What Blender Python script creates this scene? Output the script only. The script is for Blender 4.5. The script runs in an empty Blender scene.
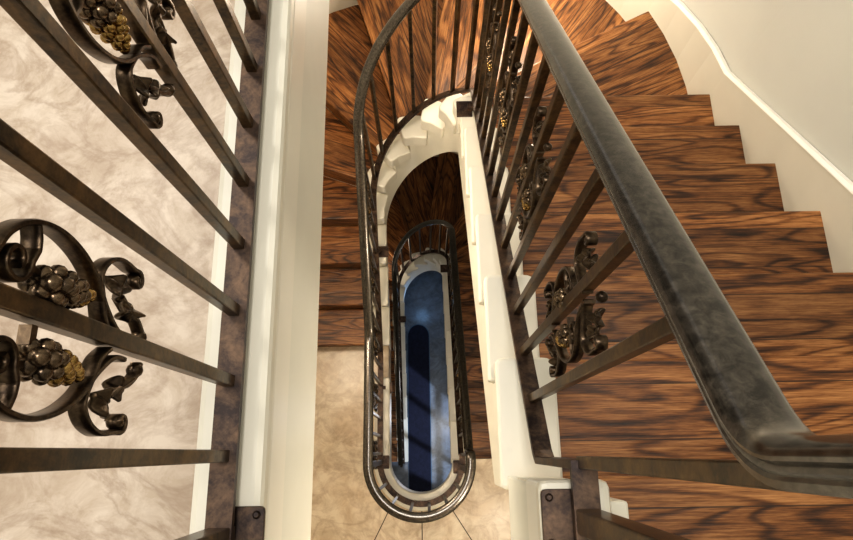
import bpy, bmesh, math, random
from mathutils import Vector, Matrix
random.seed(7)
sc = bpy.context.scene
COL = sc.collection
R = math.radians
PI = math.pi

# ---------------------------------------------------------------- dimensions
D0, Q, RUN = 1.294, 0.186, 0.2592      # depth of the first tread below the eye, riser, tread run
NK = 17                                # risers in a storey
CX, YC, YR = -0.046, 1.50, -0.052
YR0 = YR       # axis of the well, centre of its far arc and of its near arc
D1 = D0 + NK * Q                       # landing
YC2 = 1.765
KS = 6                                 # treads in the first straight run
D2 = D1 + 22 * Q                       # lowest floor
DT = D0 - Q                            # top landing
EYE = D2                               # eye height above the lowest floor
WI, WC, WCO, WS, WW, WO = 0.224, 0.209, 0.352, 0.272, 0.345, 1.335
CURB = 0.13
SOFF = 0.47
LEFT_SHIFT = False                     # the top guard sits a little nearer the well on its left side

def W3(x, y, d): return Vector((x, y, EYE - d))

def wellpt(seg, v, w):
    """(x, y), outward normal"""
    if seg == 'R': return (CX + w, v), (1, 0)
    sh = (.007 + .17 * (w - .195) if w <= .272 else .020 - .24 * (w - .272)) if LEFT_SHIFT else 0
    if seg == 'L': return (CX - w + sh, v), (-1, 0)
    if seg == 'G' and LEFT_SHIFT:
        a = R(v); return (CX + w * math.cos(a) + sh * (1 - math.cos(a)) / 2, YR + w * math.sin(a)), (math.cos(a), math.sin(a))
    c = YC if seg == 'A' else YR
    a = R(v)
    wy = w * (1 + .16 * (w - .35) / (WO - .35)) if (seg == 'A' and KS == 7 and w > .5) else w   # the lower storey is a little deeper
    return (CX + w * math.cos(a), c + wy * math.sin(a)), (math.cos(a), math.sin(a))

def lrate(): return (YC - 0.720) / 3.25 if KS == 6 else RUN

def kseg(k):
    if k <= KS: return 'R', YR0 + (YC - YR0) * k / KS
    if k <= KS + 6.75: return 'A', (k - KS) * 180 / 6.75
    return 'L', YC - (k - KS - 6.75) * lrate()

def kpt(k, w):
    s, v = kseg(k)
    return wellpt(s, v, w)

def k_of(seg, v):
    if seg == 'R': return (v - YR0) / (YC - YR0) * KS
    if seg == 'A': return KS + v * 6.75 / 180
    return KS + 6.75 + (YC - v) / lrate()

# ---------------------------------------------------------------- materials
def new_mat(name):
    m = bpy.data.materials.new(name); m.use_nodes = True
    nt = m.node_tree; nt.nodes.clear()
    out = nt.nodes.new('ShaderNodeOutputMaterial')
    b = nt.nodes.new('ShaderNodeBsdfPrincipled')
    nt.links.new(b.outputs[0], out.inputs[0])
    return m, nt, b

class NB:
    def __init__(s, nt): s.nt = nt
    def n(s, t, **kw):
        o = s.nt.nodes.new(t)
        for k, v in kw.items(): setattr(o, k, v)
        return o
    def l(s, a, b): s.nt.links.new(a, b)
    def math(s, op, a, b=None, c=None):
        o = s.n('ShaderNodeMath', operation=op)
        for i, v in enumerate((a, b, c)):
            if v is None: continue
            if isinstance(v, (int, float)): o.inputs[i].default_value = v
            else: s.l(v, o.inputs[i])
        return o.outputs[0]
    def noise(s, vec, scale, detail=4, rough=.55, dist=0.0):
        o = s.n('ShaderNodeTexNoise'); o.inputs['Scale'].default_value = scale
        o.inputs['Detail'].default_value = detail; o.inputs['Roughness'].default_value = rough
        o.inputs['Distortion'].default_value = dist
        if vec is not None: s.l(vec, o.inputs['Vector'])
        return o.outputs['Fac']
    def ramp(s, fac, stops):
        o = s.n('ShaderNodeValToRGB'); e = o.color_ramp.elements
        while len(e) < len(stops): e.new(0.5)
        for i, (p, c) in enumerate(stops):
            e[i].position = p; e[i].color = (*c, 1)
        s.l(fac, o.inputs[0]); return o.outputs[0]
    def mapping(s, vec, scale=(1, 1, 1), loc=(0, 0, 0)):
        o = s.n('ShaderNodeMapping'); o.inputs['Scale'].default_value = scale
        o.inputs['Location'].default_value = loc
        s.l(vec, o.inputs['Vector']); return o.outputs[0]
    def mix(s, fac, a, b, mode='MIX'):
        o = s.n('ShaderNodeMix', data_type='RGBA', blend_type=mode)
        for i, v in ((0, fac), (6, a), (7, b)):
            if isinstance(v, (int, float)): o.inputs[i].default_value = v
            elif isinstance(v, tuple): o.inputs[i].default_value = (*v, 1)
            else: s.l(v, o.inputs[i])
        return o.outputs[2]
    def bump(s, h, strength, dist, bsdf):
        o = s.n('ShaderNodeBump'); o.inputs['Strength'].default_value = strength
        o.inputs['Distance'].default_value = dist
        s.l(h, o.inputs['Height']); s.l(o.outputs[0], bsdf.inputs['Normal'])

def coords(nb, rnd=True):
    tc = nb.n('ShaderNodeTexCoord')
    if not rnd: return tc.outputs['Object']
    oi = nb.n('ShaderNodeObjectInfo')
    m = nb.math('MULTIPLY', oi.outputs['Random'], 37.0)
    cv = nb.n('ShaderNodeCombineXYZ'); nb.l(m, cv.inputs[0]); nb.l(m, cv.inputs[2])
    va = nb.n('ShaderNodeVectorMath', operation='ADD')
    nb.l(tc.outputs['Object'], va.inputs[0]); nb.l(cv.outputs[0], va.inputs[1])
    return va.outputs[0]

def wood(name, gain=1.0, vertical=False):
    m, nt, b = new_mat(name); nb = NB(nt)
    v = coords(nb)
    sp = nb.n('ShaderNodeSeparateXYZ'); nb.l(v, sp.inputs[0])
    across = sp.outputs[2] if vertical else sp.outputs[1]
    # boards laid side by side, each with its own grain
    bi = nb.math('FLOOR', nb.math('DIVIDE', nb.math('ADD', across, 5.013), 0.127))
    fr = nb.math('FRACT', nb.math('DIVIDE', nb.math('ADD', across, 5.013), 0.127))
    off = nb.math('MULTIPLY', bi, 7.31)
    cv = nb.n('ShaderNodeCombineXYZ')
    nb.l(nb.math('ADD', sp.outputs[0], off), cv.inputs[0]); nb.l(across, cv.inputs[1]); nb.l(nb.math('ADD', sp.outputs[2], off), cv.inputs[2])
    v2 = cv.outputs[0]
    warp = nb.noise(nb.mapping(v2, (.85, 5.5, 1.0)), 1.0, 2, .5, .25)
    rings = nb.math('SINE', nb.math('MULTIPLY', warp, 95.0))
    rings = nb.math('SUBTRACT', 1.0, nb.math('POWER', nb.math('MULTIPLY_ADD', rings, .5, .5), 4.0))
    fib = nb.noise(nb.mapping(v2, (7, 190, 20)), 1.0, 4, .7)
    fib2 = nb.noise(nb.mapping(v2, (22, 620, 20)), 1.0, 2, .6)
    blot = nb.noise(nb.mapping(v2, (2.2, 13, 3)), 1.0, 6, .68, .5)
    t = nb.math('ADD', nb.math('MULTIPLY', rings, .13), nb.math('MULTIPLY', fib, .46))
    t = nb.math('ADD', t, nb.math('MULTIPLY', fib2, .24))
    t = nb.math('ADD', t, nb.math('MULTIPLY', blot, .50))
    g = gain
    c = nb.ramp(t, [(.51, (.014*g, .005*g, .002*g)), (.62, (.085*g, .030*g, .0085*g)), (.71, (.21*g, .080*g, .022*g)), (.88, (.50*g, .24*g, .085*g))])
    # per board tone
    wn = nb.n('ShaderNodeTexWhiteNoise', noise_dimensions='1D'); nb.l(nb.math('ADD', off, nb.math('MULTIPLY', nb.n('ShaderNodeObjectInfo').outputs['Random'], 91)), wn.inputs['W'])
    tone = nb.math('MULTIPLY_ADD', wn.outputs['Value'], .55, .72)
    tv = nb.n('ShaderNodeCombineColor')
    for i in range(3): nb.l(tone, tv.inputs[i])
    c = nb.mix(1.0, c, tv.outputs[0], 'MULTIPLY')
    seam = nb.math('LESS_THAN', nb.math('MULTIPLY', fr, nb.math('SUBTRACT', 1.0, fr)), .012)
    c = nb.mix(nb.math('MULTIPLY', seam, .8), c, (.014, .006, .003))
    nb.l(c, b.inputs['Base Color'])
    nb.l(nb.math('MULTIPLY_ADD', fib, .35, .20), b.inputs['Roughness'])
    b.inputs['Specular IOR Level'].default_value = .5
    hgt = nb.math('ADD', nb.math('MULTIPLY', rings, .35), nb.math('ADD', fib, nb.math('MULTIPLY', blot, 1.2)))
    nb.bump(hgt, .35, .004, b)
    return m

def metal(name, base, hi, rough=.38, mott=.5, metallic=.85, scale=22, stretch=(1, 1, 1), coat=0):
    m, nt, b = new_mat(name); nb = NB(nt)
    b.inputs['Coat Weight'].default_value = coat; b.inputs['Coat Roughness'].default_value = .18; b.inputs['Coat IOR'].default_value = 1.7
    v = coords(nb)
    n1 = nb.noise(nb.mapping(v, stretch), scale, 6, .65, .6)
    n2 = nb.noise(v, scale * 7, 4, .6)
    t = nb.math('ADD', nb.math('MULTIPLY', n1, .75), nb.math('MULTIPLY', n2, .25))
    c = nb.ramp(t, [(.40, base), (.50, tuple((a * .65 + h * .35) for a, h in zip(base, hi))), (.66, hi)])
    nb.l(c, b.inputs['Base Color'])
    b.inputs['Metallic'].default_value = metallic
    nb.l(nb.math('MULTIPLY_ADD', n1, mott * .5, rough - mott * .25), b.inputs['Roughness'])
    nb.bump(t, .25 if scale < 90 else .05, .002, b)
    return m

def paint(name, col, rough=.45, var=.06, bump=.06, scale=3):
    m, nt, b = new_mat(name); nb = NB(nt)
    v = coords(nb, False)
    n = nb.noise(v, scale, 5, .6)
    lo = tuple(c * (1 - var) for c in col); hi = tuple(min(1, c * (1 + var)) for c in col)
    nb.l(nb.ramp(n, [(.35, lo), (.65, hi)]), b.inputs['Base Color'])
    b.inputs['Roughness'].default_value = rough
    nb.bump(nb.noise(v, 90, 3, .6), bump, .002, b)
    return m

def marble(name, light, mid, dark, scale=2.2, rough=.28):
    m, nt, b = new_mat(name); nb = NB(nt)
    v = coords(nb, False)
    n1 = nb.noise(v, scale, 8, .66, .35)
    n2 = nb.noise(nb.mapping(v, (1, 1, 1), (4, 9, 1)), scale * 4.2, 8, .72, .6)
    vein = nb.math('ABSOLUTE', nb.math('SUBTRACT', nb.noise(nb.mapping(v, (1, 1.4, 1), (2, 1, 0)), scale * 1.3, 7, .62, 1.1), .5))
    c = nb.ramp(n1, [(.40, mid), (.54, light)])
    c = nb.mix(nb.math('MULTIPLY', nb.math('SUBTRACT', 1.0, nb.math('MINIMUM', nb.math('MULTIPLY', vein, 16), 1.0)), .42), c, dark)
    fine = nb.ramp(n2, [(.38, (.70, .64, .57)), (.58, (1, 1, 1))])
    c = nb.mix(.75, c, fine, 'MULTIPLY')
    nb.l(c, b.inputs['Base Color'])
    b.inputs['Roughness'].default_value = rough
    nb.bump(n2, .06, .003, b)
    return m

M = {}
M['wood'] = wood('oak', .9)
M['riser'] = wood('oak_riser', .8, True)
M['rail'] = metal('handrail_iron', (.032, .027, .022), (.15, .13, .108), .24, .3, .85, 95, coat=.5)
M['bar'] = metal('bronzed_bar_iron', (.026, .018, .010), (.17, .105, .045), .40, .35, .75, 20, coat=.25)
M['shoe'] = metal('mottled_shoe_iron', (.028, .019, .018), (.145, .092, .06), .45, .4, .6, 22)
M['scroll'] = metal('scroll_iron', (.040, .028, .020), (.15, .105, .065), .30, .25, .9, 40)
M['grape_dark'] = metal('grape_iron', (.075, .055, .038), (.27, .19, .12), .25, .2, .9, 60)
M['grape_gold'] = metal('grape_brass', (.20, .12, .035), (.62, .42, .17), .26, .2, .95, 70)
M['white'] = paint('cream_trim', (.77, .74, .645), .38, .03)
M['fascia'] = paint('pale_fascia', (.78, .78, .72), .42, .03)
M['stringer'] = paint('cream_stringer', (.78, .75, .65), .42, .04)
M['wall'] = paint('plaster_wall', (.53, .525, .475), .7, .03, .12, 1.2)
M['skirt'] = paint('cream_skirt', (.56, .525, .44), .55, .03)
M['cap'] = paint('white_moulding', (.86, .84, .77), .35, .02)
M['marble'] = marble('travertine', (.80, .70, .56), (.70, .57, .42), (.48, .35, .24))
M['marble_top'] = marble('pink_travertine', (.60, .515, .43), (.46, .37, .29), (.29, .20, .14), 3.2, .4)
M['grout'] = paint('dark_grout', (.05, .035, .025), .8)
M['blue_floor'] = marble('blue_grey_floor', (.22, .26, .32), (.17, .205, .26), (.11, .13, .17), 1.5, .22)
M['navy'] = paint('navy_matte', (.012, .014, .035), .9, .25, .3, 30)
M['rim'] = paint('pale_blue_edge', (.06, .12, .20), .6, .1)

# ---------------------------------------------------------------- mesh helpers
def link(name, bm, mat, parent=None, loc=None, rotz=0, smooth=False, bevel=0, auto=None):
    me = bpy.data.meshes.new(name)
    bmesh.ops.remove_doubles(bm, verts=bm.verts, dist=1e-5)
    bmesh.ops.recalc_face_normals(bm, faces=bm.faces)
    bm.to_mesh(me); bm.free()
    mats = mat if isinstance(mat, (list, tuple)) else [mat]
    for x in mats: me.materials.append(x)
    o = bpy.data.objects.new(name, me); COL.objects.link(o)
    if loc is not None: o.location = loc
    o.rotation_euler.z = rotz
    if parent is not None: o.parent = parent
    if smooth:
        for p in me.polygons: p.use_smooth = True
        if auto is not None: sharp(me, auto)
    if bevel:
        b = o.modifiers.new('bevel', 'BEVEL'); b.width = bevel; b.segments = 2; b.limit_method = 'ANGLE'; b.angle_limit = R(40)
    return o

def sharp(me, deg):
    bm = bmesh.new(); bm.from_mesh(me)
    for e in bm.edges:
        if len(e.link_faces) == 2 and e.calc_face_angle() > R(deg): e.smooth = False
    bm.to_mesh(me); bm.free()

def share(name, src, parent, loc=None, rotz=0, mat4=None):
    o = src.copy(); o.name = name; COL.objects.link(o); o.parent = parent
    if mat4 is not None: o.matrix_local = mat4
    else:
        o.location = loc; o.rotation_euler = (0, 0, rotz)
    return o

def prism(bm, pts, z0, z1, mi=0):
    """vertical prism over a 2-D outline; z0/z1 numbers or functions of index"""
    f0 = (lambda i: z0) if not callable(z0) else z0
    f1 = (lambda i: z1) if not callable(z1) else z1
    a = [bm.verts.new((p[0], p[1], f0(i))) for i, p in enumerate(pts)]
    b = [bm.verts.new((p[0], p[1], f1(i))) for i, p in enumerate(pts)]
    n = len(pts); fs = []
    for i in range(n): fs.append(bm.faces.new((a[i], a[(i+1) % n], b[(i+1) % n], b[i])))
    fs.append(bm.faces.new(a[::-1])); fs.append(bm.faces.new(b))
    for f in fs: f.material_index = mi
    return fs

def box(bm, x0, x1, y0, y1, z0, z1, mi=0):
    return prism(bm, [(x0, y0), (x1, y0), (x1, y1), (x0, y1)], z0, z1, mi)

def sweep(bm, frames, prof, caps=True, closed=False, mi=0):
    """frames: (pos, side, up); prof: list of (a, b) closed outline"""
    rings = []
    for p, s, u in frames:
        rings.append([bm.verts.new(p + s * a + u * b) for a, b in prof])
    n = len(prof)
    rng = range(len(rings) - (0 if closed else 1))
    for i in rng:
        r0, r1 = rings[i], rings[(i+1) % len(rings)]
        for j in range(n):
            f = bm.faces.new((r0[j], r0[(j+1) % n], r1[(j+1) % n], r1[j])); f.material_index = mi
    if caps and not closed:
        bm.faces.new(rings[0][::-1]); bm.faces.new(rings[-1])

def frames_from(points, sides):
    fr = []
    n = len(points)
    for i in range(n):
        t = (points[min(n-1, i+1)] - points[max(0, i-1)]).normalized()
        s = sides[i].normalized()
        u = s.cross(t).normalized()
        fr.append((points[i], s, u))
    return fr

def empty(name, loc, label, cat, group=None):
    o = bpy.data.objects.new(name, None); COL.objects.link(o); o.location = loc
    o.empty_display_size = .2
    o['label'] = label; o['category'] = cat
    if group: o['group'] = group
    return o

def struct(o):
    o['kind'] = 'structure'; return o

def round_poly(pts, radii, n=5):
    """round the corners of a 2-D polygon"""
    out = []; N = len(pts)
    for i, (p, r) in enumerate(zip(pts, radii)):
        p = Vector(p)
        if r <= 0: out.append(tuple(p)); continue
        a = (Vector(pts[i-1]) - p); b = (Vector(pts[(i+1) % N]) - p)
        r = min(r, a.length * .45, b.length * .45)
        pa = p + a.normalized() * r; pb = p + b.normalized() * r
        for j in range(n + 1):
            t = j / n
            q = pa * (1-t)**2 + p * 2*t*(1-t) + pb * t*t
            out.append(tuple(q))
    return out

# ---------------------------------------------------------------- staircases
def heading(k):
    s, v = kseg(k)
    if s == 'R': return Vector((0, 1))
    if s == 'L': return Vector((0, -1))
    a = R(v); return Vector((-math.sin(a), math.cos(a)))

def staircase(name, dbase, label, first_wood=True):
    """dbase = depth of the tread above nosing 0"""
    root = empty(name, W3(CX, 0, dbase + NK * Q), label, 'stairs', None)
    last = NK - 1
    base = root.location
    zz = lambda d: EYE - d
    # treads and risers
    k0 = 0 if first_wood else 1
    for k in range(k0, NK):
        D = dbase + k * Q
        if k == 0:
            ks = [-1, 0]; back = [(CX + WW, YR - RUN), (CX + WO, YR - RUN)]
            h = Vector((0, 1)); m = 3
            inner = [(CX + WW, YR - RUN - .02), (CX + WW, YR)]; outer = [(CX + WO, YR - RUN - .02), (CX + WO, YR)]
            ang = 0.0
        else:
            n = 1 if (k <= KS or k >= KS + 8) else 6
            ks = [k - 1 + i / n for i in range(n + 1)]
            if k == KS + 7: ks = [KS + 6, KS + 6.25, KS + 6.5, KS + 6.75, KS + 7]
            inner = [kpt(q, WW)[0] for q in ks]; outer = [kpt(q, WO)[0] for q in ks]
            hb = heading(k - 1 + (1e-6 if k == KS + 1 else 0))
            inner[0] = tuple(Vector(inner[0]) - hb * .02); outer[0] = tuple(Vector(outer[0]) - hb * .02)
            s, v = kseg(k)
            ang = 0.0 if s == 'R' else (R(v) if s == 'A' else PI)
        poly = inner + outer[::-1]
        cen = Vector((CX + 0.0, YC if kseg(k)[0] != 'R' else 0))
        cen = Vector(inner[-1])
        ca, sa = math.cos(-ang), math.sin(-ang)
        loc2 = [((p[0]-cen.x) * ca - (p[1]-cen.y) * sa, (p[0]-cen.x) * sa + (p[1]-cen.y) * ca) for p in poly]
        bm = bmesh.new(); prism(bm, loc2, -.03, 0)
        link('tread', bm, M['wood'], root, Vector((cen.x, cen.y, zz(D))) - base, ang, bevel=.007)
        # riser below the nosing, facing the lower tread
        if True:
            a, nrm = kpt(k, WW); b_, _ = kpt(k, WO)
            h = heading(k)
            a = Vector(a) - h * .034; b_ = Vector(b_) - h * .034
            L = (b_ - a).length
            bm = bmesh.new(); box(bm, 0, L, 0, .014, -Q + .001, -.031)
            ang2 = math.atan2((b_-a).y, (b_-a).x)
            # heading side
            yy = Vector((-math.sin(ang2), math.cos(ang2)))
            o = link('riser', bm, M['riser'], root, Vector((a.x, a.y, zz(D))) - base, ang2)
            if yy.dot(h) < 0: o.scale.y = -1
    # white return caps on the well side
    for k in range(1, NK):
        D = dbase + k * Q
        curved = KS < k < KS + 8
        n = 1 if not curved else 2
        ks = [k - 1 + i / n for i in range(n + 1)]
        if k == KS + 7: ks = [KS + 6, KS + 6.75, KS + 7]
        inner = [Vector(kpt(q, WC)[0]) for q in ks]; outer = [Vector(kpt(q, WCO)[0]) for q in ks]
        hb = heading(k - 1 + (1e-6 if k == KS + 1 else 0)); inner[0] -= hb * .03; outer[0] -= hb * .03
        he = heading(k); inner[-1] += he * .006; outer[-1] += he * .006
        pts = [tuple(p) for p in inner] + [tuple(p) for p in outer[::-1]]
        rad = [0] * len(pts); rad[len(inner) - 1] = .02; rad[len(inner)] = .03
        pts = round_poly(pts, rad)
        bm = bmesh.new(); o2 = [(p[0], p[1]) for p in pts]
        prism(bm, [(x - base.x, y - base.y) for x, y in o2], -.034 if not curved else -.095, .004)
        link('tread_return', bm, M['white'], root, Vector((0, 0, zz(D) - base.z)), 0, bevel=.008)
        # scotia bracket under the cap, on the face of the stringer
        bm = bmesh.new()
        m_ = [Vector(kpt(q, WC + .008)[0]) for q in ks]; n_ = [Vector(kpt(q, WI + .02)[0]) for q in ks]
        m_[-1] -= he * .012; n_[-1] -= he * .012; m_[0] -= hb * .02; n_[0] -= hb * .02
        if curved: bm.free(); continue
        prism(bm, [(p.x - base.x, p.y - base.y) for p in m_ + n_[::-1]], -.055, -.034)
        link('scotia_moulding', bm, M['stringer'], root, Vector((0, 0, zz(D) - base.z)), 0, bevel=.006)
    # carriage: stepped face to the well plus the sloping soffit
    bm = bmesh.new()
    for k in range(1, NK):
        D = dbase + k * Q + .03
        n = 2 if (k <= KS or k >= KS + 8) else 6
        ks = [k - 1 + i / n for i in range(n + 1)]
        if k == KS + 7: ks = [KS + 6, KS + 6.25, KS + 6.5, KS + 6.75, KS + 7]
        def col(q):
            i, _ = kpt(q, WI); o, _ = kpt(q, WO)
            hh = heading(q + (1e-6 if q == KS and k == KS + 1 else 0)) * .034
            i = Vector(i) - hh; o = Vector(o) - hh
            b = dbase + q * Q + SOFF
            return [Vector((i[0], i[1], zz(D))) - base, Vector((o[0], o[1], zz(D))) - base,
                    Vector((o[0], o[1], zz(b))) - base, Vector((i[0], i[1], zz(b))) - base]
        cols = [[bm.verts.new(p) for p in col(q)] for q in ks]
        for c0, c1 in zip(cols, cols[1:]):
            for j in range(4):
                bm.faces.new((c0[j], c0[(j+1) % 4], c1[(j+1) % 4], c1[j]))
        bm.faces.new(cols[0]); bm.faces.new(cols[-1][::-1])
    me_name = 'stringer'
    me = bpy.data.meshes.new(me_name)
    bmesh.ops.recalc_face_normals(bm, faces=bm.faces)
    bm.to_mesh(me); bm.free(); me.materials.append(M['stringer'])
    o = bpy.data.objects.new(me_name, me); COL.objects.link(o); o.parent = root
    # skirt board on the outer wall
    bm = bmesh.new(); bc = bmesh.new()
    fr = []; frc = []
    pts = []; sides = []
    q = -1.0
    lst = []
    while q <= NK - .6:
        lst.append(q); q += .25
    for q in lst:
        if q < 0: (x, y), nn = wellpt('R', YR + RUN * q, WO - .012)
        else: (x, y), nn = kpt(q, WO - .012)
        pts.append(Vector((x, y, zz(dbase + q * Q - .15))) - base); sides.append(Vector((nn[0], nn[1], 0)))
    frs = [(p, s, Vector((0, 0, 1))) for p, s in zip(pts, sides)]
    sweep(bm, frs, [(-.009, 0), (.009, 0), (.009, -.40), (-.009, -.40)])
    link('skirt_board', bm, M['skirt'], root)
    sweep(bc, frs, [(-.014, .0), (-.013, .005), (-.008, .009), (-.004, .014), (.009, .015), (.009, -.001), (-.009, -.002)])
    link('skirt_moulding', bc, M['cap'], root, smooth=True, auto=35)
    return root

staircase('staircase', D0, 'upper winding flight of oak treads with cream tread ends, beginning beside the viewer')
YC, KS, NK = YC2, 7, 22
staircase('staircase', D1, 'lower winding flight of darker oak treads seen down the well below the tiled landing', first_wood=False)
YC, KS, NK = 1.50, 6, 17

# ---------------------------------------------------------------- setting: floors, curbs, walls
def ring_strip(w0, w1, y_left, y_right, n=28):
    """outline points along the near arc: left straight (from y_left) round to the right (to y_right)"""
    path = [('L', y_left)] + [('G', 180 + 180 * i / n) for i in range(n + 1)] + [('R', y_right)]
    return [wellpt(s, v, w1)[0] for s, v in path], [wellpt(s, v, w0)[0] for s, v in path]

def slab(name, pts, d_top, d_bot, mat, bevel=0):
    bm = bmesh.new(); prism(bm, pts, EYE - d_bot, EYE - d_top)
    return struct(link(name, bm, mat, bevel=bevel))

def landing_outline(w, y_left, y_right, y_near=-1.55):
    inner = ring_strip(w, w, y_left, y_right)[0]
    return [(CX - WO, y_near), (CX - WO, y_left)] + inner + [(CX + WO, y_right), (CX + WO, y_near)]

# lowest floor
bm = bmesh.new(); box(bm, CX - WO, CX + WO, -1.55, YC2 + WO * 1.17, -.2, 0)
struct(link('floor', bm, M['blue_floor']))
# landing between the two flights, with its dark seams
YL17 = kseg(NK - 1)[1] + .038
bm = bmesh.new(); o = landing_outline(WI + .003, YL17, YR)
prism(bm, o, EYE - D1 - .30, EYE - D1)
def seam(x0, y0, x1, y1, w=.006, d=D1):
    a, b = Vector((x0, y0)), Vector((x1, y1)); t = (b - a).normalized(); n = Vector((-t.y, t.x)) * w / 2
    prism(bm, [tuple(a - n), tuple(b - n), tuple(b + n), tuple(a + n)], EYE - d - .002, EYE - d + .0008, 1)
for dx, dy, x0, y0 in ((-.09, -.173, -.262, -.36), (.0, -1, -.047, -.37), (.118, -.18, .15, -.365)):
    t = 1.15 / abs(dy); seam(x0, y0, x0 + dx * t, max(-1.54, y0 + dy * t))
struct(link('floor.001', bm, [M['marble'], M['grout']]))
# top landing floor: wraps round the near end and runs down the left side
YF = YC + math.sqrt(WO**2 - .3**2) - .01
YRT = -.42                              # the top opening reaches further back than the one below
o = [(-3.2, -1.55), (-3.2, YF), (CX - .28, YF)]
o += [(CX - .28, YRT)] + [(CX + .29 * math.cos(R(a)), YRT + .29 * math.sin(R(a))) for a in range(190, 360, 10)]
o += [(CX + .31, YRT), (CX + .31, YR - RUN - .001), (CX + WO, YR - RUN - .001), (CX + WO, -1.55)]
slab('floor.002', o, DT, DT + .30, M['marble_top'])

# raised curb (ledge) round the well on each landing
def curb(name, d, y_left, y_right, drop, w0=WC + .002, w1=.318):
    outer, inner = ring_strip(w0, w1, y_left, y_right)
    pts = outer + inner[::-1]
    bm = bmesh.new(); prism(bm, pts, EYE - d - .045, EYE - d)
    struct(link(name, bm, M['white'], bevel=.012))
    outer, inner = ring_strip(w0 + .014, w1 - .012, y_left, y_right - .008)
    bm = bmesh.new(); prism(bm, outer + inner[::-1], EYE - d - CURB - Q - .02 if d < 2 else EYE - d - CURB - .01, EYE - d - .04)
    struct(link(name, bm, M['white']))
    outer, inner = ring_strip(w0 + .012, w0 + .03, y_left, y_right - .01)
    bm = bmesh.new(); prism(bm, outer + inner[::-1], EYE - d - drop, EYE - d - .042)
    struct(link('trim_fascia', bm, M['fascia'], bevel=.004))
    outer, inner = ring_strip(w0 + .004, w0 + .02, y_left, y_right - .004)
    bm = bmesh.new(); prism(bm, outer + inner[::-1], EYE - d - .165, EYE - d - .05)
    struct(link('trim_band', bm, M['cap'], bevel=.006))

YR = YRT; LEFT_SHIFT = True
curb('trim_curb', DT - CURB, YF, YR0 + .008, .48)
YR = YR0; LEFT_SHIFT = False
curb('trim_curb', D1 - CURB, kseg(NK)[1] + .02, YR, .43)

# walls: one outer shell in the plan of a U
def wall_path(y_near=-1.55, a0=0, a1=180, n=36, right=True, left=True):
    p = []
    if right: p.append((CX + WO, y_near))
    p += [wellpt('A', a0 + (a1 - a0) * i / n, WO)[0] for i in range(n + 1)]
    if left: p.append((CX - WO, y_near))
    return p
def wall_mesh(name, path, z0, z1, th=.1, side=1):
    bm = bmesh.new()
    n = len(path); offs = []
    for i in range(n):
        a = Vector(path[max(0, i-1)]); b = Vector(path[min(n-1, i+1)]); t = (b - a).normalized()
        offs.append(Vector(path[i]) + Vector((t.y, -t.x)) * th * side)
    prism(bm, [tuple(p) for p in path] + [tuple(p) for p in offs[::-1]], z0, z1)
    return struct(link(name, bm, M['wall'], smooth=True, auto=30))
zt = EYE - DT - .30
# opening for the added window in the right wall, at the lowest storey
wx = CX + WO
WY0, WY1, WZ0, WZ1 = -1.05, -.10, .75, 2.15
ZJ = EYE - 4.2
wall_mesh('wall_left', [wellpt('A', 90 + 90 * i / 18, WO)[0] for i in range(19)] + [(CX - WO, -1.55)], ZJ, zt)
wall_mesh('wall_far', [wellpt('A', 90 * i / 18, WO)[0] for i in range(19)], ZJ, EYE + 2.4)
YC = YC2; KS = 7
wall_mesh('wall_left', [wellpt('A', 90 + 90 * i / 18, WO)[0] for i in range(19)] + [(CX - WO, -1.55)], 0, ZJ)
wall_mesh('wall_far', [wellpt('A', 90 * i / 18, WO)[0] for i in range(19)], 0, ZJ)
bm = bmesh.new()
lo = [wellpt('A', 180 * i / 36, WO + .1)[0] for i in range(37)]
YC = 1.50; KS = 6
prism(bm, lo + [wellpt('A', 180 * i / 36, WO + .001)[0] for i in range(37)][::-1], ZJ, ZJ + .08)
struct(link('ceiling', bm, M['wall']))
bm = bmesh.new()
for y0, y1, z0, z1 in ((-1.55, YC, ZJ, EYE + 2.4), (-1.55, YC2, WZ1, ZJ), (-1.55, YC2, 0, WZ0), (-1.55, WY0, WZ0, WZ1), (WY1, YC2, WZ0, WZ1)):
    box(bm, wx, wx + .1, y0, y1, z0, z1)
struct(link('wall_right', bm, M['wall']))
bm = bmesh.new(); box(bm, -3.3, wx + .1, -1.65, -1.55, -.1, EYE + 2.4); struct(link('wall_near', bm, M['wall']))
bm = bmesh.new(); box(bm, -3.3, -3.2, -1.55, YF + .1, EYE - DT - .3, EYE + 2.4); struct(link('wall_hall', bm, M['wall']))
bm = bmesh.new(); box(bm, -3.2, CX - .30, YF, YF + .1, EYE - DT - .3, EYE + 2.4); struct(link('wall_hall_far', bm, M['wall']))
# window with muntins (throws the barred patch of daylight on the lowest floor)
bm = bmesh.new()
for y0, y1, z0, z1 in ((WY0, WY1, WZ0, WZ0 + .05), (WY0, WY1, WZ1 - .05, WZ1), (WY0, WY0 + .05, WZ0, WZ1), (WY1 - .05, WY1, WZ0, WZ1)):
    box(bm, wx + .02, wx + .08, y0, y1, z0, z1)
for i in (1, 2):
    y = WY0 + (WY1 - WY0) * i / 3; box(bm, wx + .03, wx + .07, y - .015, y + .015, WZ0, WZ1)
for i in (1, 2, 3):
    z = WZ0 + (WZ1 - WZ0) * i / 4; box(bm, wx + .03, wx + .07, WY0, WY1, z - .015, z + .015)
struct(link('added_window_1', bm, M['cap']))

# small white block on the first tread beside the curb
bm = bmesh.new(); box(bm, .316, .352, -.170, -.088, EYE - D0, EYE - D0 + .13)
o = link('wooden_block', bm, M['white'], bevel=.006)
o['label'] = 'small upright white painted block on the oak tread beside the newel curb'; o['category'] = 'block'

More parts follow.
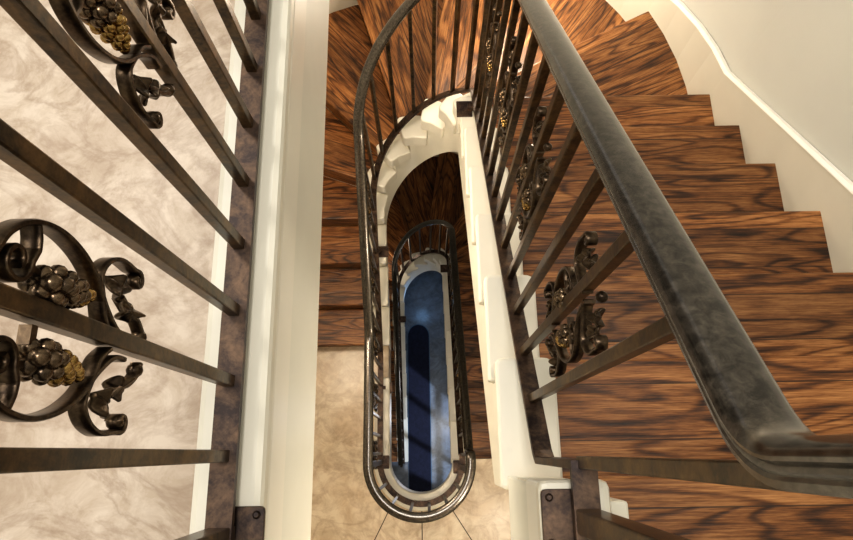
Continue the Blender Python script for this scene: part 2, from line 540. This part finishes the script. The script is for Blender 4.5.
# long dark strip with a rounded end on the lowest floor
bm = bmesh.new()
def strip_outline(g):
    pts = [(-.262 + g, -1.1 + g), (.045 - g, -1.1 + g)]
    for i in range(17):
        a = PI * i / 16; pts.append((-.1085 + (.1535 - g) * math.cos(a), 1.55 + (.1535 - g) * 1.1 * math.sin(a)))
    return pts
root = empty('dark_floor_strip', (0, 0, 0), 'long flat navy strip with a rounded end and pale blue border on the lowest floor', 'rug')
prism(bm, strip_outline(0), .001, .010); link('strip_border', bm, M['rim'], root)
bm = bmesh.new(); prism(bm, strip_outline(.010), .010, .014); link('strip_top', bm, M['navy'], root)

# ---------------------------------------------------------------- railings
RAILP = [(-.024, -.018), (.024, -.018), (.026, -.012), (.0245, -.009), (.0275, -.006), (.0275, -.003), (.026, -.001),
         (.031, .001), (.032, .004), (.030, .008), (.024, .012), (.014, .0155), (0, .0168),
         (-.014, .0155), (-.024, .012), (-.030, .008), (-.032, .004), (-.031, .001), (-.026, -.001), (-.0275, -.003), (-.0275, -.006), (-.0245, -.009), (-.026, -.012)]
SHOEP = [(-.019, -.006), (.019, -.006), (.019, .006), (-.019, .006)]
HR = .857           # rail above the shoe on the flights
DSH = .048         # shoe above the nosing line
HL1 = .87
HL = .93           # rail above the shoe on the landings

def shoe_d(dbase, k): return dbase + k * Q - DSH
def lvl_shoe(dland): return dland - CURB - .030
def lvl_rail(dland): return lvl_shoe(dland) - (HL if dland < 2 else HL1)

def path3(lst):
    pts, sides = [], []
    for seg, v, d in lst:
        (x, y), n = wellpt(seg, v, WS)
        pts.append(W3(x, y, d)); sides.append(Vector((n[0], n[1], 0)))
    return pts, sides

def bez(a, c, b, n=8):
    return [(a[0]*(1-t)**2 + 2*c[0]*t*(1-t) + b[0]*t*t, a[1]*(1-t)**2 + 2*c[1]*t*(1-t) + b[1]*t*t) for t in [i / n for i in range(n + 1)]]

RAILP = [(a * .82, b * .88) for a, b in RAILP]
YG = -.009   # plane of the gooseneck
def goose(d_hi, d_lo_at, r1=.03, r2=.042):
    """rail: level at d_hi, drops vertically at YG and bends into the slope.  Returns (Y, D)"""
    c1 = (YG, d_hi); c2 = (YG, d_lo_at(YG))
    sl = Q / RUN
    pts = bez((YG - .03, d_hi), c1, (YG, d_hi + r1))
    n2 = r2 / math.sqrt(1 + sl * sl)
    pts += [(YG, d_hi + (c2[1] - d_hi) * .5)]
    pts += bez((YG, c2[1] - r2), c2, (YG + n2, c2[1] + n2 * sl))
    return pts

def flight_rail_path(dbase, dland_top):
    """rail from the gooseneck at the top down to the level on the next landing"""
    f = lambda y: shoe_d(dbase, k_of('R', y)) - HR
    lst = [('R', y, d) for y, d in goose(lvl_rail(dland_top), f)]
    for i in range(2, 13):
        y = YC * i / 12.0
        if y > .06: lst.append(('R', y, f(y)))
    for a in range(6, 181, 6): lst.append(('A', a, shoe_d(dbase, k_of('A', a)) - HR))
    return lst

def level_tail(dbase, dl, rail=True):
    """left straight run coming down to the landing dl, then level along the landing and round the near arc"""
    off = HR if rail else 0
    lev = lvl_rail(dl) if rail else lvl_shoe(dl)
    lst = []
    f = lambda y: shoe_d(dbase, k_of('L', y)) - off
    yx = YC - (lev - f(YC)) / ((f(YC - 1) - f(YC)))      # where slope meets level
    y = YC - .1
    while y > yx + .05: lst.append(('L', y, f(y))); y -= .1
    for yy, d in bez((yx + .05, f(yx + .05)), (yx, lev), (yx - .05, lev), 6): lst.append(('L', yy, d))
    y = yx - .12
    while y > YR + .03: lst.append(('L', y, lev)); y -= .12
    return lst, yx, lev

def ring_path(lev): return [('G', 180 + 6 * i, lev) for i in range(31)]

bar_src = {}
def bar(h, size=.018):
    key = (round(h, 3), size)
    return key
def make_bar(parent, seg, v, d_shoe, h, name='baluster', size=.0175, mat='bar'):
    key = (round(h, 3), size)
    (x, y), n = wellpt(seg, v, WS)
    loc = W3(x, y, d_shoe) - parent.location
    rz = math.atan2(n[1], n[0])
    if key not in bar_src:
        bm = bmesh.new(); s = size / 2
        box(bm, -s, s, -s, s, -.004, h)
        bar_src[key] = link(name, bm, M[mat], parent, loc, rz, bevel=.0018)
        # small welded foot collar is part of the bar
        return bar_src[key]
    return share(name, bar_src[key], parent, loc, rz)

# --- scroll ornament: built once in the (s, h) plane, x across
def strip(bm, pts, width=.017, th=.0055, taper=False):
    P = [Vector((0, a, b)) for a, b in pts]
    fr = []
    n = len(P)
    for i in range(n):
        t = (P[min(n-1, i+1)] - P[max(0, i-1)]).normalized()
        side = Vector((1, 0, 0)); up = side.cross(t).normalized()
        fr.append((P[i], side, up))
    w, h = width / 2, th / 2
    rings = []
    prof = [(-w, -h * .6), (-w * .8, -h), (w * .8, -h), (w, -h * .6), (w, h * .6), (w * .8, h), (-w * .8, h), (-w, h * .6)]
    sweep(bm, fr, prof)

def smooth_curve(ctrl, n=8):
    """Catmull-Rom through control points"""
    out = []
    c = [ctrl[0]] + list(ctrl) + [ctrl[-1]]
    for i in range(1, len(c) - 2):
        p0, p1, p2, p3 = (Vector(c[i-1]), Vector(c[i]), Vector(c[i+1]), Vector(c[i+2]))
        for j in range(n):
            t = j / n
            out.append(tuple(.5 * ((2*p1) + (p2-p0)*t + (2*p0-5*p1+4*p2-p3)*t*t + (-p0+3*p1-3*p2+p3)*t**3)))
    out.append(tuple(ctrl[-1]))
    return out

def spiral(cx, cy, r0, r1, a0, a1, n=22):
    return [(cx + (r0 + (r1-r0)*i/n) * math.cos(R(a0 + (a1-a0)*i/n)), cy + (r0 + (r1-r0)*i/n) * math.sin(R(a0 + (a1-a0)*i/n))) for i in range(n + 1)]

def sphere(bm, c, r, mi=0, sub=2):
    ret = bmesh.ops.create_icosphere(bm, subdivisions=sub, radius=r, matrix=Matrix.Translation(c))
    for v in ret['verts']:
        for f in v.link_faces: f.material_index = mi

def leaf_mesh(seed, size=.03):
    rnd = random.Random(seed)
    bm = bmesh.new()
    n = 20; grid = []
    c = bm.verts.new((0.004, 0, 0))
    rings = []
    for ri, rr in enumerate((.35, .7, 1.0)):
        ring = []
        for i in range(n):
            a = 2 * PI * i / n
            lob = 1 + .13 * math.cos(5 * a) + .04 * math.cos(10 * a + 1)
            r = size * rr * (lob if rr > .5 else 1) * .8
            dz = .005 * math.sin(5 * a + seed) * rr + .008 * rr * rr * math.cos(a * 2 + seed)
            ring.append(bm.verts.new((.006 + dz - .006 * rr, r * math.cos(a) * .75, r * math.sin(a) * 1.15)))
        rings.append(ring)
    for i in range(n):
        bm.faces.new((c, rings[0][i], rings[0][(i+1) % n]))
        for a, b in zip(rings, rings[1:]):
            bm.faces.new((a[i], b[i], b[(i+1) % n], a[(i+1) % n]))
    return bm

orn = {}
def ornament(parent, loc):
    """scroll panel on a straight-run baluster (s = +Y, h = +Z)"""
    loc = loc + Vector((0, -.006, .0466))
    if not orn:
        bm = bmesh.new()
        for sg in (1, -1):
            def T(pts): return [(sg * a, b) for a, b in pts]
            # main C scroll
            main = smooth_curve([(.012, .322), (.014, .345), (.032, .372), (.055, .395), (.071, .425), (.078, .462), (.072, .498), (.055, .522), (.036, .533)], 7)
            strip(bm, T(main))
            up = smooth_curve([(.036, .533), (.022, .55), (.012, .575), (.010, .60)], 5)
            strip(bm, T(up))
            # inner branch with a curl
            br = smooth_curve([(.072, .490), (.062, .486), (.052, .485)], 5) + spiral(.038, .508, .018, .005, -80, -500, 40)
            strip(bm, T(br), .016, .005)
            # lower C with curl
            lo = smooth_curve([(.006, .352), (.018, .368), (.038, .378), (.060, .386), (.077, .374), (.086, .350), (.084, .322)], 6) + spiral(.074, .312, .011, .004, 20, -260, 20)
            strip(bm, T(lo), .016, .005)
            lo2 = smooth_curve([(.050, .338), (.040, .318), (.034, .300), (.022, .285), (.010, .280)], 5)
            strip(bm, T(lo2), .012, .006)
            # upper C, mirrored about the middle of the panel
            hi = [(a, .945 - b) for a, b in smooth_curve([(.006, .352), (.018, .368), (.038, .378), (.060, .386), (.077, .374), (.086, .350), (.084, .322)], 6) + spiral(.074, .312, .011, .004, 20, -260, 20)]
            strip(bm, T(hi), .016, .005)
            # stem of the grape bunch
            strip(bm, T([(.040, .487), (.038, .478), (.036, .468)]), .006, .006)
            # little balls closing the curls
            sphere(bm, (0, sg * .074, .312), .0085); sphere(bm, (0, sg * .074, .633), .0085)
            sphere(bm, (0, sg * .018, .283), .0085); sphere(bm, (0, sg * .018, .662), .0085)
        # wrap-round clamps at the baluster
        box(bm, -.005, .005, -.022, -.006, .468, .476)
        orn['scroll'] = link('scroll_panel', bm, M['scroll'], parent, loc, smooth=True, auto=40)
        root = orn['scroll']; root.scale = (1, .94, .94)
        orn['kids'] = []
        rnd = random.Random(3)
        for sg in (1, -1):
            bm = bmesh.new()
            # hanging bunch: rows shrink toward the tip
            rows = [(.466, .0085, 4, .0085), (.456, .0130, 6, .0078), (.446, .0140, 7, .0066), (.436, .0132, 7, .0062), (.4265, .0118, 6, .0062), (.417, .0098, 5, .0060), (.408, .0075, 4, .0058), (.399, .0045, 3, .0056), (.391, .001, 1, .0056)]
            for ri, (h, rad, n, r) in enumerate(rows):
                for i in range(n):
                    a = 2 * PI * (i + (ri % 2) * .5) / n
                    mi = 1 if (ri >= 3) else 0
                    if sg > 0 and ri < 6: mi = 0
                    tilt = (.031 + (.460 - h) * .08)
                    sphere(bm, (rad * math.sin(a) * 1.0, sg * (tilt + rad * math.cos(a) * .9), h + rnd.uniform(-.001, .001)), r, mi)
            sphere(bm, (0, sg * .032, .452), .010, 0)
            orn['kids'].append(link('grape_cluster', bm, [M['grape_dark'], M['grape_gold']], root, (0, 0, 0), smooth=True))
            for j, (s, h, hh) in enumerate(((.058, .345, 1.0), (.040, .318, .9), (.058, .600, 1.0), (.040, .627, .9))):
                bm = leaf_mesh(j * 2 + (sg > 0), .023 * hh)
                o = link('leaf', bm, M['scroll'], root, (.002, sg * s, h), smooth=True)
                o.rotation_euler = (R(rnd.uniform(-30, 30)), R(rnd.uniform(-12, 12)), 0)
                sd = o.modifiers.new('solid', 'SOLIDIFY'); sd.thickness = .0055
                ss = o.modifiers.new('soft', 'SUBSURF'); ss.levels = 1; ss.render_levels = 1
                orn['kids'].append(o)
        return
    r = share('scroll_panel', orn['scroll'], parent, loc)
    for kd in orn['kids']:
        c = kd.copy(); COL.objects.link(c); c.parent = r

plate_src = {}
def newel(parent, seg, v, d_plate, h, inset=.0, size=.0425, post=.034):
    """square base plate with four bolts on the ledge and a thicker post"""
    (x, y), n = wellpt(seg, v, WS - .018)
    loc = W3(x, y, d_plate) - parent.location; rz = math.atan2(n[1], n[0])
    if 'p' not in plate_src:
        bm = bmesh.new()
        prism(bm, round_poly([(-size, -size), (size, -size), (size, size), (-size, size)], [.008] * 4, 3), 0, .008)
        for sx in (-1, 1):
            for sy in (-1, 1):
                bmesh.ops.create_cone(bm, cap_ends=True, segments=12, radius1=.0065, radius2=.004, depth=.005, matrix=Matrix.Translation((sx * .031, sy * .031, .0105)))
        plate_src['p'] = link('base_plate', bm, M['shoe'], parent, loc, rz, bevel=.001)
    else: share('base_plate', plate_src['p'], parent, loc, rz)
    (x, y), n = wellpt(seg, v, WS)
    loc = W3(x, y, d_plate - .007) - parent.location
    key = ('n', round(h, 3), post)
    if key not in plate_src:
        bm = bmesh.new(); s = post / 2; box(bm, -s, s, -s, s, 0, h)
        plate_src[key] = link('newel_post', bm, M['bar'], parent, loc, rz, bevel=.003)
    else: share('newel_post', plate_src[key], parent, loc, rz)

def side_bracket(parent, seg, v, d_cap, d_shoe):
    """square plate lying on a tread end inside the shoe, with a short lug to the shoe"""
    (x, y), n = wellpt(seg, v, WS - .045)
    loc = W3(x, y, d_cap) - parent.location; rz = math.atan2(n[1], n[0])
    if 's' not in plate_src:
        bm = bmesh.new(); box(bm, -.034, .034, -.038, .038, .0, .008)
        box(bm, .012, .060, -.012, .012, .008, .04)
        plate_src['s'] = link('side_bracket', bm, M['shoe'], parent, loc, rz, bevel=.002)
    else: share('side_bracket', plate_src['s'], parent, loc, rz)

def rail_obj(name, parent, lst, prof, mat, smooth=True):
    pts, sides = path3(lst)
    pts = [p - parent.location for p in pts]
    bm = bmesh.new(); sweep(bm, frames_from(pts, sides), prof)
    return link(name, bm, M[mat], parent, smooth=smooth, auto=38)

def stair_railing(dbase, dland_top, dl, label, last):
    root = empty('stair_railing', W3(CX, 0, dl), label, 'railing')
    top = flight_rail_path(dbase, dland_top)
    # handrail
    if not last:
        tail, yx, lev = level_tail(dbase, dl, True)
        rail_obj('handrail', root, top + tail + ring_path(lev) + [('R', YG - .03, lev)], RAILP, 'rail')
    else:
        f = lambda y: shoe_d(dbase, k_of('L', y)) - HR
        tail = [('L', YC - .1 * i, f(YC - .1 * i)) for i in range(1, 20)]
        rail_obj('handrail', root, top + tail, RAILP, 'rail')
    # shoe: vertical link from the landing shoe, slope, landing, arc
    ls = lvl_shoe(dland_top)
    fs = lambda y: shoe_d(dbase, k_of('R', y))
    lst = [('R', YR + .022, ls + .02), ('R', YR + .022, fs(YR + .04) - .012), ('R', YR + .034, fs(YR + .034))]
    lst = [('R', YG - .012, ls + .004), ('R', YG - .010, fs(YG) - .02), ('R', YG + .006, fs(YG + .006))]
    for i in range(1, 16): lst.append(('R', YG + (YC - YG) * i / 15, fs(YG + (YC - YG) * i / 15)))
    for a in range(6, 181, 6): lst.append(('A', a, shoe_d(dbase, k_of('A', a))))
    if not last:
        tail, yxs, levs = level_tail(dbase, dl, False)
        lst += tail + ring_path(levs) + [('R', YG - .02, levs), ('R', YG - .006, levs)]
    else:
        f = lambda y: shoe_d(dbase, k_of('L', y))
        lst += [('L', YC - .1 * i, f(YC - .1 * i)) for i in range(1, 20)]
    rail_obj('bottom_rail', root, lst, SHOEP, 'shoe', smooth=False)
    # balusters on the right-hand straight
    for j in range(16):
        y = .107 + .1135 * j
        if y > YC: break
        d = shoe_d(dbase, k_of('R', y))
        make_bar(root, 'R', y, d, HR - .010)
        if j % 3 == 1: ornament(root, W3(CX + WS, y - .010, d) - root.location)
    for j in range(7):
        a = 22.5 + 22.7 * j
        make_bar(root, 'A', a, shoe_d(dbase, k_of('A', a)), HR - .010)
    ys = YC - .03
    j = 0
    while True:
        y = ys - .1135 * j
        if last and y < -.12: break
        d = shoe_d(dbase, k_of('L', y))
        if not last and y < YR + .03: break
        if not last and d > lvl_shoe(dl):
            make_bar(root, 'L', y, lvl_shoe(dl), HL1 - .010)
            d = lvl_shoe(dl)
        else:
            h = HR - .010
            if not last:
                railz = min(shoe_d(dbase, k_of('L', y)) - HR, 99)
                if railz > lvl_rail(dl): h = d - lvl_rail(dl) - .010
            make_bar(root, 'L', y, d, h)
        if j % 3 == 1: ornament(root, W3(CX - WS, y, d) - root.location)
        j += 1
    if not last:
        for i in range(6):
            make_bar(root, 'G', 212 + 22.8 * i, lvl_shoe(dl), HL1 - .010)
        make_bar(root, 'R', -.018, lvl_shoe(dl), HL1 - .006)
        newel(root, 'L', -.06, dl - CURB, HL1 + .02)
        newel(root, 'R', -.098, dl - CURB, HL1 + .02)
        side_bracket(root, 'L', .43, dl - CURB if False else dbase + 17 * Q - .10, 0)
    k = KS - .25; side_bracket(root, 'R', kseg(k)[1], dbase + KS * Q - .004, 0)
    k = KS + 7.7; side_bracket(root, 'L', kseg(k)[1], dbase + (KS + 8) * Q - .004, 0)
    return root

stair_railing(D0, DT, D1, 'iron stair railing with broad rounded handrail down the upper flight to the tiled landing', False)
YC, KS, NK = YC2, 7, 22
stair_railing(D1, D1, D2, 'dark iron stair railing of the lower flight seen through the oval ring of the landing', True)
YC, KS, NK = 1.50, 6, 17

# top landing guard: long left side and the near arc behind the viewer
YR = YRT; LEFT_SHIFT = True
g = empty('landing_railing', W3(CX, 0, DT), 'bronzed iron guard railing with grape scrolls beside the pale marble floor', 'railing')
lev, levs = lvl_rail(DT), lvl_shoe(DT)
for nm, d, prof, mt in (('handrail', lev, RAILP, 'rail'), ('bottom_rail', levs, SHOEP, 'shoe')):
    lst = [('L', YF - .01 - i * (YF - YR - .01) / 16, d) for i in range(16)] + ring_path(d) + [('R', YG - .03 if nm == 'handrail' else YG - .006, d)]
    rail_obj(nm, g, lst, prof, mt, smooth=(nm == 'handrail'))
for j in range(26):
    y = -.001 + .1085 * j
    if y > YF - .03: break
    make_bar(g, 'L', y, levs, HL - .010)
    if j % 3 == 1: ornament(g, W3(wellpt('L', y, WS)[0][0], y, levs) - g.location)
for i in range(6): make_bar(g, 'G', 212 + 22.8 * i, levs, HL - .010)
for y in (-.22, -.33): make_bar(g, 'R', y, levs, HL - .010); make_bar(g, 'L', y, levs, HL - .010)
make_bar(g, 'R', -.018, levs, HL - .006)
newel(g, 'L', -.115, DT - CURB, HL + .02)
newel(g, 'R', -.098, DT - CURB, HL + .02)

# ---------------------------------------------------------------- light
w = bpy.data.worlds.new('world'); sc.world = w; w.use_nodes = True
bg = w.node_tree.nodes['Background']
bg.inputs[0].default_value = (1.0, .95, .87, 1); bg.inputs[1].default_value = .85

def area(name, loc, target, size, power, col, sy=None):
    l = bpy.data.lights.new(name, 'AREA'); l.energy = power; l.color = col; l.size = size
    if sy: l.shape = 'RECTANGLE'; l.size_y = sy
    o = bpy.data.objects.new(name, l); COL.objects.link(o); o.location = loc
    o.rotation_euler = (Vector(target) - Vector(loc)).to_track_quat('-Z', 'Y').to_euler(); return o
def point(name, loc, power, col, r=.05):
    l = bpy.data.lights.new(name, 'POINT'); l.energy = power; l.color = col; l.shadow_soft_size = r
    o = bpy.data.objects.new(name, l); COL.objects.link(o); o.location = loc; return o
WARM = (1.0, .86, .68)
area('light_top', (-.15, .2, EYE + 2.3), (.1, .9, EYE - 2), .7, 62, (1, .95, .87))
area('light_side', (-1.6, 1.9, EYE + 1.9), (.4, .6, EYE - 1.6), .5, 35, (1, .94, .85))
area('light_hall', (-2.2, .6, EYE + 2.0), (-1.2, .5, EYE - 1.1), .8, 14, (1, .95, .88))
point('light_landing', (-.85, 0.9, EYE - DT - .55), 52, WARM, .14)
point('light_landing_right', (.75, -.7, EYE - D1 + 2.4), 46, WARM, .08)
point('light_winders', (.45, 2.2, EYE - D1 + 2.0), 26, WARM, .12)
point('light_under', (-.6, 2.1, 1.9), 6, WARM, .15)
point('light_under_left', (-.95, .2, 2.2), 4, WARM, .1)
l = bpy.data.lights.new('light_added_window', 'SPOT'); l.energy = 1500; l.color = (.68, .80, 1.0); l.shadow_soft_size = .05; l.spot_size = R(40); l.spot_blend = .2  # added bluish spot, shining in through the added window frame
o = bpy.data.objects.new('light_added_window', l); COL.objects.link(o); o.location = (3.6, -2.05, 4.2)
o.rotation_euler = (Vector((1.3, -.55, 1.45)) - Vector(o.location)).to_track_quat('-Z', 'Y').to_euler()
point('light_blue', (-.05, 1.95, .55), 1.7, (.30, .58, 1.0), .10)
point('light_low', (.3, .4, 1.6), 10, (.9, .92, 1.0), .15)

# ---------------------------------------------------------------- camera
cd = bpy.data.cameras.new('camera'); cam = bpy.data.objects.new('camera', cd); COL.objects.link(cam)
cam.location = (0, 0, EYE); cam.rotation_euler = (R(16.36), 0, R(-.9))
cd.sensor_width = 36; cd.lens = 620 / 853 * 36; cd.shift_x = -1.5 / 853; cd.clip_start = .02
sc.camera = cam
sc.view_settings.view_transform = 'Standard'
sc.view_settings.look = 'Medium High Contrast'
sc.view_settings.exposure = -0.12
sc.cycles.use_denoising = True
sc.cycles.max_bounces = 8
